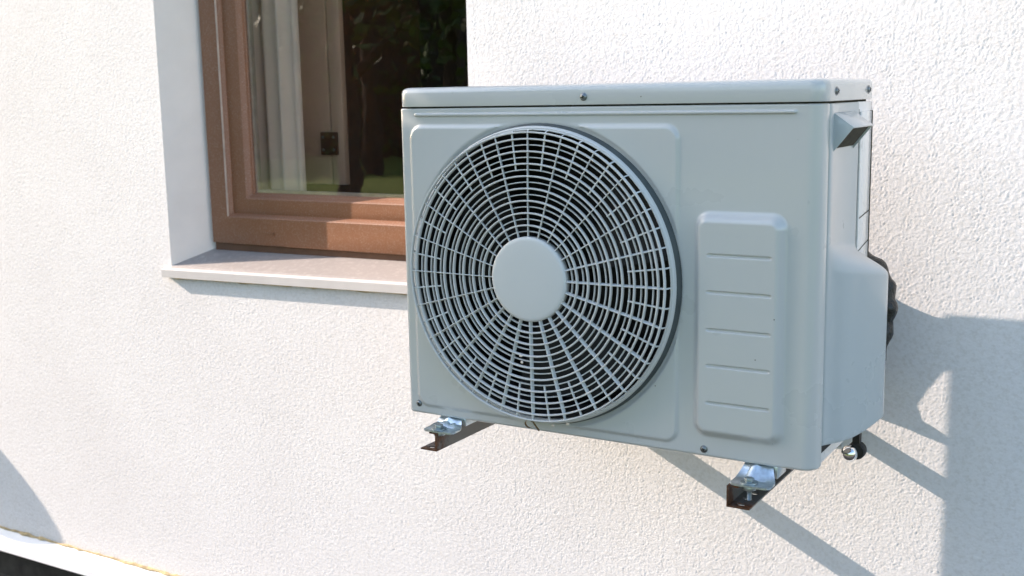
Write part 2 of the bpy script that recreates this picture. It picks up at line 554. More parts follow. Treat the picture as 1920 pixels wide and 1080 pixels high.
# ---- window: outer frame, sash, beads, glass
win = empty('window', (0, 0, 0), house); hpart(win)
def frame_ring(name, mat, x0, x1, z0, z1, wl, wb, y0, y1, slope=0.012, bevel=0.002):
    """four mitred rails; inner edge is chamfered back by slope"""
    xi0, xi1, zi0, zi1 = x0 + wl, x1 - wl, z0 + wb, z1 - wb
    O = [(x0, z0), (x1, z0), (x1, z1), (x0, z1)]
    I = [(xi0, zi0), (xi1, zi0), (xi1, zi1), (xi0, zi1)]
    s = slope
    I2 = [(xi0 + s, zi0 + s), (xi1 - s, zi0 + s), (xi1 - s, zi1 - s), (xi0 + s, zi1 - s)]
    mb = MB()
    vs = [(p[0], y1, p[1]) for p in O] + [(p[0], y0, p[1]) for p in O] + [(p[0], y0, p[1]) for p in I] + [(p[0], y0 + s * 1.6, p[1]) for p in I2] + [(p[0], y1, p[1]) for p in I2]
    fs = []
    for i in range(4):
        j = (i + 1) % 4
        for a, b in ((0, 4), (4, 8), (8, 12), (12, 16), (16, 0)):
            fs.append((a + i, a + j, b + j, b + i))
    mb.add(vs, fs)
    return mb.build(name, mat, win, bevel=bevel, seg=2)
frame_ring('outer_frame', 'frame', IX0, IX1, 0.206, IZ1, 0.062, 0.075, YF, YF + .07, 0.010)
bb = MB(); bb.box(IX0, IX1, YF + .010, YF + .07, .16, .2075)
bb.build('frame_gasket', 'gasket', win)
frame_ring('sash', 'frame', IX0 + .060, IX1 - .060, 0.287, IZ1 - .078, 0.062, 0.046, YF + .0165, YF + .066, 0.010)
frame_ring('glazing_bead', 'frame', IX0 + .118, IX1 - .118, 0.334, IZ1 - .13, 0.010, 0.008, YF + .032, YF + .058, 0.006, 0.0015)
sp = MB()
frame_ring('spacer_bar', 'lip', IX0 + .131, IX1 - .131, 0.345, IZ1 - .142, 0.010, 0.009, YF + .046, YF + .060, 0.002, 0)
gp = MB(); gp.box(IX0 + .125, IX1 - .125, YF + .0415, YF + .0450, 0.341, IZ1 - .137)
pane = gp.build('glass_pane', 'glass', win)
ds = MB()
ds.box(-0.925, -0.885, YF - .0025, YF + .001, .2385, .2425); ds.box(-0.888, -0.884, YF - .0025, YF + .001, .232, .2425)
ds.build('drain_cap', 'frame', win)
# hairline joint between outer frame and sash shows as a pale lip
lp = MB()
lp.box(IX0 + .0630, IX0 + .0652, YF - .0012, YF + .004, .283, IZ1 - .08)
lp.build('frame_lip', 'lip', win)

# ---- the room behind the glass
room = MB()
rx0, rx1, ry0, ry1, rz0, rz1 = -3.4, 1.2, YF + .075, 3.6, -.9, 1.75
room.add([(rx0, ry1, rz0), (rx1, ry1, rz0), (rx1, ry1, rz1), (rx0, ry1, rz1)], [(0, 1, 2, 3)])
room.add([(rx0, ry0, rz0), (rx0, ry1, rz0), (rx0, ry1, -.1), (rx0, ry0, -.1)], [(0, 1, 2, 3)])   # opening added above to let light into the room
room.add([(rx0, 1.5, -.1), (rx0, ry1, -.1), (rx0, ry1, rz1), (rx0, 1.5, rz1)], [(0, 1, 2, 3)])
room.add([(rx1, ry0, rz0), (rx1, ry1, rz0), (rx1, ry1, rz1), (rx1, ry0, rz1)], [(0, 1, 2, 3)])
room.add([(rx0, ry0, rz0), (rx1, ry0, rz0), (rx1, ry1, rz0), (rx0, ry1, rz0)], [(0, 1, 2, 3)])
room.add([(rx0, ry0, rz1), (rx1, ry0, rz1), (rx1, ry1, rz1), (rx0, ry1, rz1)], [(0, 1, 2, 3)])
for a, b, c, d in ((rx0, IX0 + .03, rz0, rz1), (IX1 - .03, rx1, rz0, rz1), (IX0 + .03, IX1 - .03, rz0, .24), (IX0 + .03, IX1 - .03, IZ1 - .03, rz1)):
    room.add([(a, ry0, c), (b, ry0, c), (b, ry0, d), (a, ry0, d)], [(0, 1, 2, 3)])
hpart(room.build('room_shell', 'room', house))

# ---- base flashing and plinth
fl = MB()
fl.loft([[(x, YW - .001, -.789), (x, YW - .006, -.7915), (x, YW - .046, -.828), (x, YW - .048, -.845), (x, YW - .044, -.845), (x, YW - .0425, -.831), (x, YW - .001, -.797)] for x in (-7, -4, -2.2, -1.2, 0, 2, 5)])
hpart(fl.build('base_flashing', 'flash', house))
pl = MB(); pl.box(-7, 5, YW + .03, YW + .3, GROUND - .05, -.79)
hpart(pl.build('plinth', 'plinth', house))
sb = MB()
pts = [(x, YW - .004 - .002 * random.random(), -.7885 + random.uniform(-.002, .002)) for x in np.linspace(-2.3, 0.2, 110)]
sb.tube(pts, [0.004 + random.uniform(-.0018, .0025) for _ in pts], 6)
hpart(sb.build('sealant_bead', 'sealant', house))
rf = MB(); rf.box(-7, 5, YW + .2, YW + 6, 3.0, 3.15)
hpart(rf.build('flat_roof', 'plinth', house))

# ---- inside: curtain, cabinet doors
def curtain():
    mb = MB(); n = 80
    xs = np.linspace(-1.16, -0.872, n)
    ys = 0.725 + 0.012 * np.sin(np.linspace(0, 31, n)) + .006 * np.sin(np.linspace(1, 13, n))
    loops = [[(x, y, z) for x, y in zip(xs, ys)] + [(x, y + .0015, z) for x, y in zip(xs[::-1], ys[::-1])] for z in (.25, .7, 1.1, 1.6)]
    mb.loft(loops)
    return mb.build('curtain', 'curtain', None, True, angle=60)
tag(curtain(), 'pale curtain hanging behind the left side of the window glass', 'curtain')
cab = empty('cabinet', (-.96, .95, -.9))
tag(cab, 'pale cabinet with two doors and a dark square lock, seen through the window', 'cabinet')
def cpart(o): o.matrix_parent_inverse = Matrix.Translation((.96, -.95, .9)); return o
for a, b in ((-1.30, -.9265), (-.9195, -.874)):
    mb = MB(); mb.box(a, b, .900, .922, .352, 1.62)
    cpart(mb.build('door', 'door', cab, bevel=.003))
mb = MB(); mb.box(-1.30, -.876, .924, 1.30, -.89, 1.62)
cpart(mb.build('carcass', 'lock', cab))
mb = MB(); mb.box(-.954, -.892, .888, .898, .440, .507)
lk = cpart(mb.build('lock_plate', 'lock', cab, bevel=.003))
for x in (-.943, -.903):
    for z in (.455, .492):
        mb = MB(); mb.sphere((x, .887, z), .005, 10, 6, (1, .5, 1))
        mb.build('screw', 'screw', lk, True)

# ================================================================== AIR CONDITIONER
ac = empty('air_conditioner', (W / 2, D / 2, 0))
tag(ac, 'pale grey outdoor air conditioner with round fan grille on wall brackets', 'air conditioner')
AP = Matrix.Translation((-W / 2, -D / 2, 0))
def apart(o):
    o.matrix_parent_inverse = AP
    return o

CX, CZ, R = 0.3010, 0.2880, 0.2665
# ---- front panel: pressed sheet, wrapped round both front corners
def front_panel():
    rc = 0.026; rl = 0.009
    arc = rc * math.pi / 2; arl = rl * math.pi / 2
    us = [np.linspace(-arl - .020, rl, 20)]
    us.append(np.arange(rl + .002, W - rc, .0022))
    us.append(np.linspace(W - rc, W + arc - rc + rc + .004 - rc + rc * 0, 22))
    us = np.concatenate(us)
    grooves = [.3450, .2845, .2220, .1620, .0990]
    zs = list(np.arange(0, H + 1e-6, .0026))
    for gz in grooves + [.573]:
        zs += list(np.arange(gz - .007, gz + .007, .0007))
    zs += [.0006, .0012, .002, .003, .0045, .006, H - .0006, H - .0015, H - .003, H - .005]
    zs = np.array(sorted(set(np.round(zs, 5))))
    zs = zs[np.concatenate([[True], np.diff(zs) > .00035])]
    U, Z = np.meshgrid(us, zs)
    # plan position and outward normal
    X = U.copy(); Y = np.zeros_like(U); NX = np.zeros_like(U); NY = -np.ones_like(U)
    L = U < rl
    s = np.clip((rl - U) / rl, 0, math.pi / 2); ext = np.clip((rl - U) - arl, 0, 1)
    X = np.where(L, rl - rl * np.sin(s), X); Y = np.where(L, rl - rl * np.cos(s) + ext, Y)
    NX = np.where(L, -np.sin(s), NX); NY = np.where(L, -np.cos(s), NY)
    Rr = U > W - rc
    s = np.clip((U - (W - rc)) / rc, 0, math.pi / 2); ext = np.clip((U - (W - rc)) - arc, 0, 1)
    X = np.where(Rr, W - rc + rc * np.sin(s), X); Y = np.where(Rr, rc - rc * np.cos(s) + ext, Y)
    NX = np.where(Rr, np.sin(s), NX); NY = np.where(Rr, -np.cos(s), NY)
    def rr(x0, x1, z0, z1, r):
        cx, cz = (x0 + x1) / 2, (z0 + z1) / 2
        qx = np.abs(X - cx) - (x1 - x0) / 2 + r; qz = np.abs(Z - cz) - (z1 - z0) / 2 + r
        return np.hypot(np.maximum(qx, 0), np.maximum(qz, 0)) + np.minimum(np.maximum(qx, qz), 0) - r
    dist = np.hypot(X - CX, Z - CZ)
    h = np.zeros_like(U)
    # raised field around the fan, interrupted by the ring seat
    d = np.maximum(rr(.0225, .5655, .0155, .5555, .026), R + .0055 - dist)
    h += .0045 * lin(-d, 0, .0068)
    # service bulge
    d = rr(.5915, .7485, .036, .4145, .026)
    h += .0150 * lin(-d, .0, .0155)
    # five pressed grooves
    for gz in grooves:
        d = rr(.6205, .7255, gz - .0023, gz + .0023, .0021)
        h -= .0042 * lin(-d, -.0009, .0013)
    # long rib under the lid
    d = rr(.0365, .7570, .5700, .5760, .0028)
    h += .0042 * sst(-d, -.0006, .0018)
    # ring seat: shallow dish next to the grille
    h -= .0022 * sst(-(dist - R - .004), 0, .004)
    # rolled bottom and top edges
    h -= .006 * (1 - np.sqrt(np.clip(1 - (1 - np.clip(Z / .006, 0, 1)) ** 2, 0, 1)))
    h -= .0025 * (1 - np.sqrt(np.clip(1 - (1 - np.clip((H - Z) / .003, 0, 1)) ** 2, 0, 1)))
    # very slight oil-canning of the sheet
    h += .0005 * np.sin(X * 9 + 1) * np.sin(Z * 8 + .4)
    X2 = X + NX * h; Y2 = Y + NY * h
    co = np.stack([X2, Y2, Z], -1).reshape(-1, 3)
    nz, nx = U.shape
    idx = np.arange(nx * nz).reshape(nz, nx)
    um = (us[1:] + us[:-1]) / 2; zm = (zs[1:] + zs[:-1]) / 2
    keep = np.hypot(um[None, :] - CX, zm[:, None] - CZ) > R - .0015
    a = idx[:-1, :-1][keep]; b = idx[:-1, 1:][keep]; c = idx[1:, 1:][keep]; dq = idx[1:, :-1][keep]
    q = np.stack([a, b, c, dq], 1)
    used = np.unique(q); remap = -np.ones(len(co), int); remap[used] = np.arange(len(used))
    me = bpy.data.meshes.new('front_panel')
    me.from_pydata(co[used].tolist(), [], remap[q].tolist())
    return me
apart(link('front_panel', front_panel(), 'paint', ac, True, 60))
# folded lip along the bottom and top of the front panel (gives it thickness)
mb = MB(); mb.prism([(p[0], p[1]) for p in rrect(.007, W - .007, .007, D - .004, .02)], 'z', .001, .006)
apart(mb.build('base_pan', 'side_paint', ac))
mb = MB(); mb.prism(rrect(.0055, W - .0055, .0055, D - .003, .021), 'z', H - .006, H + .005)
apart(mb.build('lid_gap', 'dust_line', ac))

# ---- lid
def lid():
    prof = [(.0015, H + .0022), (-.003, H + .0030), (-.0035, H + .0045), (-.0035, H + .027), (-.0025, H + .0315), (.0005, H + .0350), (.0055, H + .0372), (.0115, H + .0380), (.018, H + .0372), (.05, H + .0372)]
    loops = []
    for ins, z in prof:
        r = max(.024 - ins, .004)
        loops.append([(p[0], p[1], z) for p in rrect(ins, W - ins, ins, D - ins + .004, r, 8)])
    mb = MB(); mb.loft(loops)
    return mb.build('lid', 'paint', ac, True, angle=50)
apart(lid())

# ---- cabinet sides and back
mb = MB(); mb.box(.0, .0025, .0305, D, .003, H - .001)
apart(mb.build('left_side_panel', 'side_paint', ac))
mb = MB()
mb.box(.7965, .7995, .1995, D, .003, H - .0005)
mb.box(.7995, .8035, .2035, .2725, .30, .5680)
mb.box(.790, .7995, D - .004, D, .003, H - .001)
apart(mb.build('rear_side_panel', 'side_paint', ac, bevel=.0012))
mb = MB(); mb.box(.790, .7955, .032, .203, .02, H - .002)
apart(mb.build('side_seam', 'interior', ac))
mb = MB(); mb.box(.004, .786, D - .012, D - .003, .004, H - .002)
apart(mb.build('coil', 'coil', ac))
# dark plenum behind the grille
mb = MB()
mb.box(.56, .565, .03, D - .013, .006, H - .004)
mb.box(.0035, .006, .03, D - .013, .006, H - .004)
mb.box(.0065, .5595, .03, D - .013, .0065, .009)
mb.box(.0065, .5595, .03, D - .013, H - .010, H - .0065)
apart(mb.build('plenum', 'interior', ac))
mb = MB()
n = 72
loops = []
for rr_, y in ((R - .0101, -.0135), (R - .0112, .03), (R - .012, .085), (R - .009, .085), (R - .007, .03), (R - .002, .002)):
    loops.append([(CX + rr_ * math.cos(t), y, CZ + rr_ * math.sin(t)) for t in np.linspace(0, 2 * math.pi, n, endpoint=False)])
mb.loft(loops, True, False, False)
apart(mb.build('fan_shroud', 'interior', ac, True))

# ---- propeller fan
fan = empty('fan', (0, 0, 0), ac); apart(fan)
mb = MB()
mb.loft([[(CX + r_ * math.cos(t), y, CZ + r_ * math.sin(t)) for t in np.linspace(0, 2 * math.pi, 28, endpoint=False)] for r_, y in ((.052, .12), (.055, .07), (.050, .058), (.02, .055))])
mb.build('fan_hub', 'fan', fan, True)
for k in range(3):
    mb = MB(); a0 = 2 * math.pi * k / 3 + .5; grid = []
    for i in range(12):
        r_ = .05 + .19 * i / 11; row = []
        span = .75 + .45 * i / 11
        for j in range(9):
            t = a0 + (j / 8 - .5) * span + .25 * i / 11
            row.append((CX + r_ * math.cos(t), .085 + .05 * (j / 8 - .5), CZ + r_ * math.sin(t)))
        grid.append(row)
    top = grid; vs = [p for r_ in top for p in r_] + [(p[0], p[1] + .003, p[2]) for r_ in top for p in r_]
    N = 12 * 9; fs = []
    for i in range(11):
        for j in range(8):
            q = (i * 9 + j, i * 9 + j + 1, (i + 1) * 9 + j + 1, (i + 1) * 9 + j)
            fs += [q, tuple(N + t for t in q[::-1])]
    rim = [i * 9 for i in range(12)] + [99 + j for j in range(1, 9)] + [i * 9 + 8 for i in range(10, -1, -1)] + [j for j in range(7, 0, -1)]
    for a, b in zip(rim, rim[1:] + rim[:1]): fs.append((a, b, b + N, a + N))
    mb.add(vs, fs)
    mb.build('fan_blade', 'fan', fan, True, angle=60)

# ---- grille
gr = empty('fan_grille', (0, 0, 0), ac); apart(gr)
def dome(r_):
    """front surface of the grille (y) at radius r"""
    return -.0470 + .0045 * (r_ / .2551) ** 2
def ring(name, prof, mat='grille', n=120, parent=None, angle=50):
    mb = MB()
    loops = [[(CX + p[0] * math.cos(t), p[1], CZ + p[0] * math.sin(t)) for p in prof] for t in np.linspace(0, 2 * math.pi, n, endpoint=False)]
    vs = [q for l in loops for q in l]; k = len(prof); fs = []
    for i in range(n):
        for j in range(k):
            fs.append((i * k + j, ((i + 1) % n) * k + j, ((i + 1) % n) * k + (j + 1) % k, i * k + (j + 1) % k))
    mb.add(vs, fs)
    return mb.build(name, mat, parent or gr, True, angle=angle)
# rim: stepped collar standing proud of the panel
ring('rim', [(R - .0012, -.0125), (R - .0016, -.0175), (R - .0028, -.0212), (R - .0046, -.0222), (R - .0054, -.0212), (R - .0064, -.0220), (R - .0080, -.0224), (R - .0094, -.0210), (R - .0098, -.0185), (R - .0092, -.0140)])
ring('rim_skirt', [(R + .0026, .0012), (R + .0018, -.0060), (R - .0010, -.0135), (R - .0060, -.0138), (R - .0100, -.0142), (R - .0100, .0012)], 'skirt')  # dark grey puts the shade on the rim's side wall into its colour
thick = [.0951 + .02126 * i for i in range(8)] + [.2551]
thin = [.0843 + .0213 * i for i in range(8)]
for r_ in thick:
    y = dome(r_); w = .00155
    ring('thick_ring', [(r_ - w, y + .0011), (r_ - w * .5, y), (r_ + w * .5, y), (r_ + w, y + .0011), (r_ + w * .7, y + .0072), (r_ - w * .7, y + .0072)])
for r_ in thin:
    y = dome(r_) + .0050; w = .00112
    ring('thin_ring', [(r_ - w, y + .0008), (r_ - w * .5, y), (r_ + w * .5, y), (r_ + w, y + .0008), (r_ + w * .7, y + .0045), (r_ - w * .7, y + .0045)])
def spoke_mesh(r_in, hw, off, depth, tw):
    # the vanes lean: their back edge is shifted counter-clockwise
    mb = MB(); loops = []
    rs = list(np.linspace(r_in, .2545, 12)) + [.2570, .2585, .2594, .2599, .2601]
    yh = [.0012, .0045, .0095, .0160, .0205]
    for i, r_ in enumerate(rs):
        e = i - 12
        y = dome(min(r_, .2551)) + off + (yh[e] if e >= 0 else 0)
        dp = depth if r_ < .248 else max(.0040, depth * (1 - (r_ - .248) / .0100))
        loops.append([(r_, y + .0006, -hw), (r_, y, -hw * .4), (r_, y, hw * .4), (r_, y + .0006, hw), (r_, y + dp, hw * .8 + tw * dp), (r_, y + dp, -hw * .8 + tw * dp)])
    mb.loft(loops)
    me = bpy.data.meshes.new('spoke')
    me.from_pydata(mb.v, [], mb.f)
    bm = bmesh.new(); bm.from_mesh(me); bmesh.ops.recalc_face_normals(bm, faces=bm.faces); bm.to_mesh(me); bm.free()
    me.materials.append(M['grille'])
    me.shade_smooth(); me.set_sharp_from_angle(angle=math.radians(40))
    return me
long_me = spoke_mesh(.070, .00092, .0012, .0080, .22)
short_me = spoke_mesh(.0843 + .0213 * 5 - .001, .00135, .0040, .0036, .10)
for k in range(24):
    for me, nm, da in ((long_me, 'long_spoke', 0), (short_me, 'short_spoke', .5)):
        o = bpy.data.objects.new(nm, me)
        C.objects.link(o)
        o.parent = gr
        o.location = (CX, 0, CZ)
        o.rotation_euler = (0, -math.pi / 2 + 2 * math.pi * (k + da) / 24, 0)
mb = MB()
hr = .0752
mb.loft([[(CX + r_ * math.cos(t), y, CZ + r_ * math.sin(t)) for t in np.linspace(0, 2 * math.pi, 72, endpoint=False)]
         for r_, y in ((hr - .003, -.030), (hr, -.0330), (hr, -.0440), (hr - .0008, -.0462), (hr - .003, -.0476), (hr - .008, -.0482), (.03, -.0488), (.006, -.0488))])
mb.build('hub_cap', 'grille', gr, True, angle=50)

# ---- screws
def screw(p, axis, r_=.0052):
    """dome head with a cross recess, axis = outward direction ('-y' or '+x')"""
    mb = MB(); prof = [(r_ * 1.25, 0), (r_ * 1.25, .0008), (r_, .0012), (r_ * .9, .0026), (r_ * .6, .0036), (r_ * .2, .0040)]
    def P(a, b, h):
        return (p[0] + a, p[1] - h, p[2] + b) if axis == '-y' else (p[0] + h, p[1] + a, p[2] + b)
    mb.loft([[P(q * math.cos(t), q * math.sin(t), h) for t in np.linspace(0, 2 * math.pi, 20, endpoint=False)] for q, h in prof])
    o = apart(mb.build('screw', 'screw', ac, True))
    mb = MB()
    for ang in (.4, .4 + math.pi / 2):
        c, s = math.cos(ang), math.sin(ang); l, w = r_ * .55, r_ * .13
        poly = [(l * c - w * s, l * s + w * c), (-l * c - w * s, -l * s + w * c), (-l * c + w * s, -l * s - w * c), (l * c + w * s, l * s - w * c)]
        hh = .0041 + (0.0001 if ang < 1 else 0)
        mb.loft([[P(a, b, .002) for a, b in poly], [P(a, b, hh) for a, b in poly]])
    mb.build('cross_recess', 'screw_hole', o)
screw((.391, -.0034, .6012), '-y', .0055)
screw((.611, .0002, .0135), '-y')
screw((.0245, .0002, .0200), '-y')
screw((.8033, .051, .603), '+x', .0058)
screw((.8033, .244, .604), '+x', .0058)

# ---- valve cover on the right side: flush above, bulging below
def valve_cover():
    # plan curve of the full bulge, from the front seam round to the rear
    P = [(.7985, .0345), (.8015, .0370), (.8040, .044), (.8110, .0545), (.8210, .0680), (.8310, .0840), (.8400, .1020), (.8475, .1200), (.8535, .1380), (.8580, .1550), (.8605, .1700), (.8610, .1830), (.8590, .1950), (.8510, .2060), (.8350, .2140), (.7985, .2200)]
    F = [(.7985, .0345), (.8010, .0368), (.8020, .044), (.8012, .055), (.7998, .068), (.7985, .084), (.7978, .102), (.7975, .118), (.7978, .134), (.7985, .148), (.7995, .162), (.8010, .176), (.8025, .186), (.8030, .191), (.8020, .1945), (.7970, .1955)]
    P, F = np.array(P), np.array(F)
    zs = [.5842, .5825, .50, .44, .40] + list(np.linspace(.385, .285, 26)) + [.26, .22, .16, .10, .06, .045, .034]
    loops = []
    for z in zs:
        b = float(sst(z, .372, .296))
        # the shoulder rises towards the front seam
        loc = np.array([float(sst(z + .034 * (i / 15 - .5), .358, .308)) for i in range(16)])[:, None]
        pl_ = F * (1 - loc) + P * loc
        if z > .5835: pl_ = pl_ - np.array([.002, 0])
        # the lower edge sweeps up towards the outer corner
        lift = [.020 * max(0, (p[0] - .815) / .046) ** 2 * float(sst(z, .14, .034)) for p in pl_]
        loops.append([(p[0], p[1], z + l) for p, l in zip(pl_, lift)])
    # rolled bottom lip following the bulge
    mb = MB(); mb.loft(loops, False, False, False)
    bot = loops[-1]
    inn = [(p[0] - .006, p[1] + .001, p[2] + .003) for p in bot]
    inn2 = [(p[0] - .008, p[1] + .001, .10) for p in bot]
    mb.loft([bot, inn, inn2], False, False, False)
    # subdivide the plan curve smoothly
    me = bpy.data.meshes.new('valve_cover')
    me.from_pydata(mb.v, [], mb.f)
    bm = bmesh.new(); bm.from_mesh(me)
    bmesh.ops.remove_doubles(bm, verts=bm.verts, dist=1e-5)
    bmesh.ops.recalc_face_normals(bm, faces=bm.faces)
    bm.to_mesh(me); bm.free()
    o = link('valve_cover', me, 'cover_plastic', ac, True, 60)
    md = o.modifiers.new('smooth', 'SUBSURF'); md.levels = 1; md.render_levels = 2
    return o
apart(valve_cover())
mb = MB()
mb.loft([[(.795, .036, z), (.795, .195, z), (.78, .195, z), (.78, .036, z)] for z in (.004, .036)])
apart(mb.build('valve_plate', 'side_paint', ac))
# handle hood
def hood():
    mb = MB()
    y0, y1, t = .050, .170, .0022
    A, B, Cc = (.8005, .570), (.8320, .5475), (.8005, .5085)
    # top sheet, two triangular cheeks, back
    mb.loft([[(A[0], y, A[1]), (B[0], y, B[1]), (B[0] - .001, y, B[1] - t), (A[0], y, A[1] - t * 1.3)] for y in (y0, y1)])
    for ya, yb in ((y0, y0 + t), (y1 - t, y1)):
        mb.loft([[(A[0], y, A[1] - .001), (B[0] - .0004, y, B[1] - .0006), (Cc[0], y, Cc[1])] for y in (ya, yb)])
    return mb.build('handle_hood', 'cover_plastic', ac, bevel=.0009)
apart(hood())
mb = MB(); mb.prism([(.8008, .5665), (.8268, .5468), (.8008, .5140)], 'y', .0526, .1674)  # dark prism fills the hood opening, standing for the shade inside
apart(mb.build('handle_recess', 'dust_line', ac))
# stubby joints in the rear side panel
mb = MB()
mb.box(.7990, .80005, .1958, .2030, .30, .572)
mb.box(.7990, .8041, .2726, .2768, .310, .5685)
for z, dz in ((.392, .004), (.338, .006)):
    mb.add([(.8038, .206, z - dz), (.8038, .270, z + dz), (.8038, .270, z + dz + .0022), (.8038, .206, z - dz + .0022)], [(0, 1, 2, 3)])
apart(mb.build('panel_joint', 'dust_line', ac))

# ---- feet with bolt, washer, nut
def foot(x, z0):
    ft = empty('mounting_foot', (0, 0, 0), ac); apart(ft)
    zt = z0
    # pressed hat profile: flat flange in front, sloped cheeks up to the base
    mb = MB()
    hw = .034
    sec = []
    for y, z, w in ((-.042, zt, hw - .012), (-.040, zt, hw - .004), (-.034, zt, hw), (-.012, zt, hw), (-.007, zt + .002, hw - .001), (.002, -.012, hw - .006), (.007, -.004, hw - .009), (.012, -.0005, hw - .010), (.030, -.0005, hw - .010)):
        rows = []
        for k, (dx, dz) in enumerate(((-w, 0), (-w * .55, .0), (-w * .45, .003 if y > -.010 else 0), (-w * .1, .004 if y > -.010 else 0), (w * .1, .0), (w * .45, .003 if y > -.010 else 0), (w * .6, 0), (w, 0))):
            rows.append((x + dx, y, min(z + dz, -.0004)))
        rows += [(q[0], q[1], q[2] - .0028) for q in rows[::-1]]
        sec.append(rows)
    mb.loft(sec)
    mb.build('foot_plate', 'zinc', ft, True, angle=35)
    # side skirt of the foot under the case
    mb = MB(); mb.box(x - hw + .012, x + hw - .004, .014, .06, z0 - .001, -.002)
    mb.build('foot_web', 'zinc', ft, bevel=.002)
    bx_, by = x - .004, -.026
    def cyl(r_, za, zb, n=24):
        return [[(bx_ + r_ * math.cos(t), by + r_ * math.sin(t), z) for t in np.linspace(.3, .3 + 2 * math.pi, n, endpoint=False)] for z in (za, zb)]
    MB().loft(cyl(.0145, zt + .0002, zt + .0022)).build('washer', 'bolt', ft, bevel=.0006)
    MB().loft(cyl(.0085, zt + .0023, zt + .0088, 6)).build('bolt_head', 'bolt', ft, bevel=.0009)
    MB().loft(cyl(.0115, zt - .0110, zt - .0040)).build('nut', 'bolt', ft, bevel=.001)
    pts = [(bx_, by, zt - .011 - .0009 * i) for i in range(20)]
    MB().tube(pts, [.0043 if i % 2 else .0037 for i in range(20)], 12).build('threaded_stud', 'bolt', ft, True)
    MB().loft(cyl(.012, zt - .0039, zt - .0029)).build('lock_washer', 'bolt', ft)
foot(.704, -.0235)
foot(.092, -.0165)

# polished valve cap and rubber pad at the right rear
mb = MB()
mb.sphere((.777, .295, -.053), .0155, 24, 16)
apart(mb.build('valve_cap', 'chrome', ac, True))
mb = MB(); mb.loft([[(.786 + r_ * math.cos(t), y, -.050 + r_ * math.sin(t)) for t in np.linspace(0, 2 * math.pi, 20, endpoint=False)] for r_, y in ((.0145, .300), (.0165, .304), (.0165, .318), (.011, .322))])
mb.box(.7795, .792, .302, .318, -.04, .004)
apart(mb.build('valve_body', 'rubber', ac))

# ================================================================== WALL BRACKETS
def bracket(name, x0, x1, web_left, z0, z1, label):
    root = empty(name, ((x0 + x1) / 2, YW, z0))
    tag(root, label, 'bracket', 'brackets carrying the air conditioner')
    inv = Matrix.Translation((-(x0 + x1) / 2, -YW, -z0))
    t = .0028; y0, y1 = -.044, YW - .004
    arm = MB()
    xw = x0 if web_left else x1 - t
    sgn = 1 if web_left else -1
    # web
    arm.box(xw, xw + t, y0, y1, z0, z1)
    # top flange (narrow lip)
    a, b = (x0 + t, x0 + t + .016) if web_left else (x1 - t - .016, x1 - t)
    arm.box(a, b, y0 + .004, y1, z1 - t, z1)
    # bottom flange with a row of slots
    bm = bmesh.new()
    fa, fb = (x0 + t, x1) if web_left else (x0, x1 - t)
    cxm = (fa + fb) / 2
    n = 13; pitch = .030
    prev = y0
    hx, hy = .0085, .0052
    for k in range(n):
        yc = y0 + .014 + k * pitch
        ya, yb = (y0 if k == 0 else yc - pitch / 2), yc + pitch / 2
        m_ = 16
        hole = [(cxm + hx * math.cos(q), yc + hy * math.sin(q)) for q in np.linspace(0, 2 * math.pi, m_, endpoint=False)]
        outer = []
        for q in np.linspace(0, 2 * math.pi, m_, endpoint=False):
            c, s = math.cos(q), math.sin(q)
            ux = (fb - fa) / 2; uy = (yb - yc) if s > 0 else (yc - ya)
            k_ = 1 / max(abs(c), abs(s))
            outer.append((cxm + ux * c * k_, yc + uy * s * k_))
        vs = []; fs = []
        for z in (z0, z0 + t):
            vs += [(p[0], p[1], z) for p in outer] + [(p[0], p[1], z) for p in hole]
        for i in range(m_):
            j = (i + 1) % m_
            fs += [(i, j, m_ + j, m_ + i), (2 * m_ + i, 3 * m_ + i, 3 * m_ + j, 2 * m_ + j), (m_ + i, m_ + j, 3 * m_ + j, 3 * m_ + i), (i, 2 * m_ + i, 2 * m_ + j, j)]
        arm.add(vs, fs)
    yl = y0 + .014 + (n - .5) * pitch
    arm.box(fa, fb, yl, y1, z0, z0 + t)
    o = arm.build('arm', 'rust', root); o.matrix_parent_inverse = inv
    up_ = MB()
    up_.box(x0 - .004, x1 + .004, YW - .0035, YW - .0008, z0 - .04, z1 + .10)
    o = up_.build('wall_plate', 'zinc', root, bevel=.0008); o.matrix_parent_inverse = inv
    for z in (z0 - .02, z1 + .07):
        b_ = MB(); cxx = (x0 + x1) / 2
        b_.loft([[(cxx + .008 * math.cos(t_), y, z + .008 * math.sin(t_)) for t_ in np.linspace(0, 2 * math.pi, 6, endpoint=False)] for y in (YW - .010, YW - .0036)])
        o = b_.build('anchor_bolt', 'bolt', root); o.matrix_parent_inverse = inv
    return root
bracket('wall_bracket', .668, .707, True, -.0635, -.0275, 'rusty steel wall bracket with perforated flange under the right end of the air conditioner')
bracket('wall_bracket', .056, .0925, False, -.0555, -.0205, 'grey steel wall bracket with rusty tip under the left end of the air conditioner')

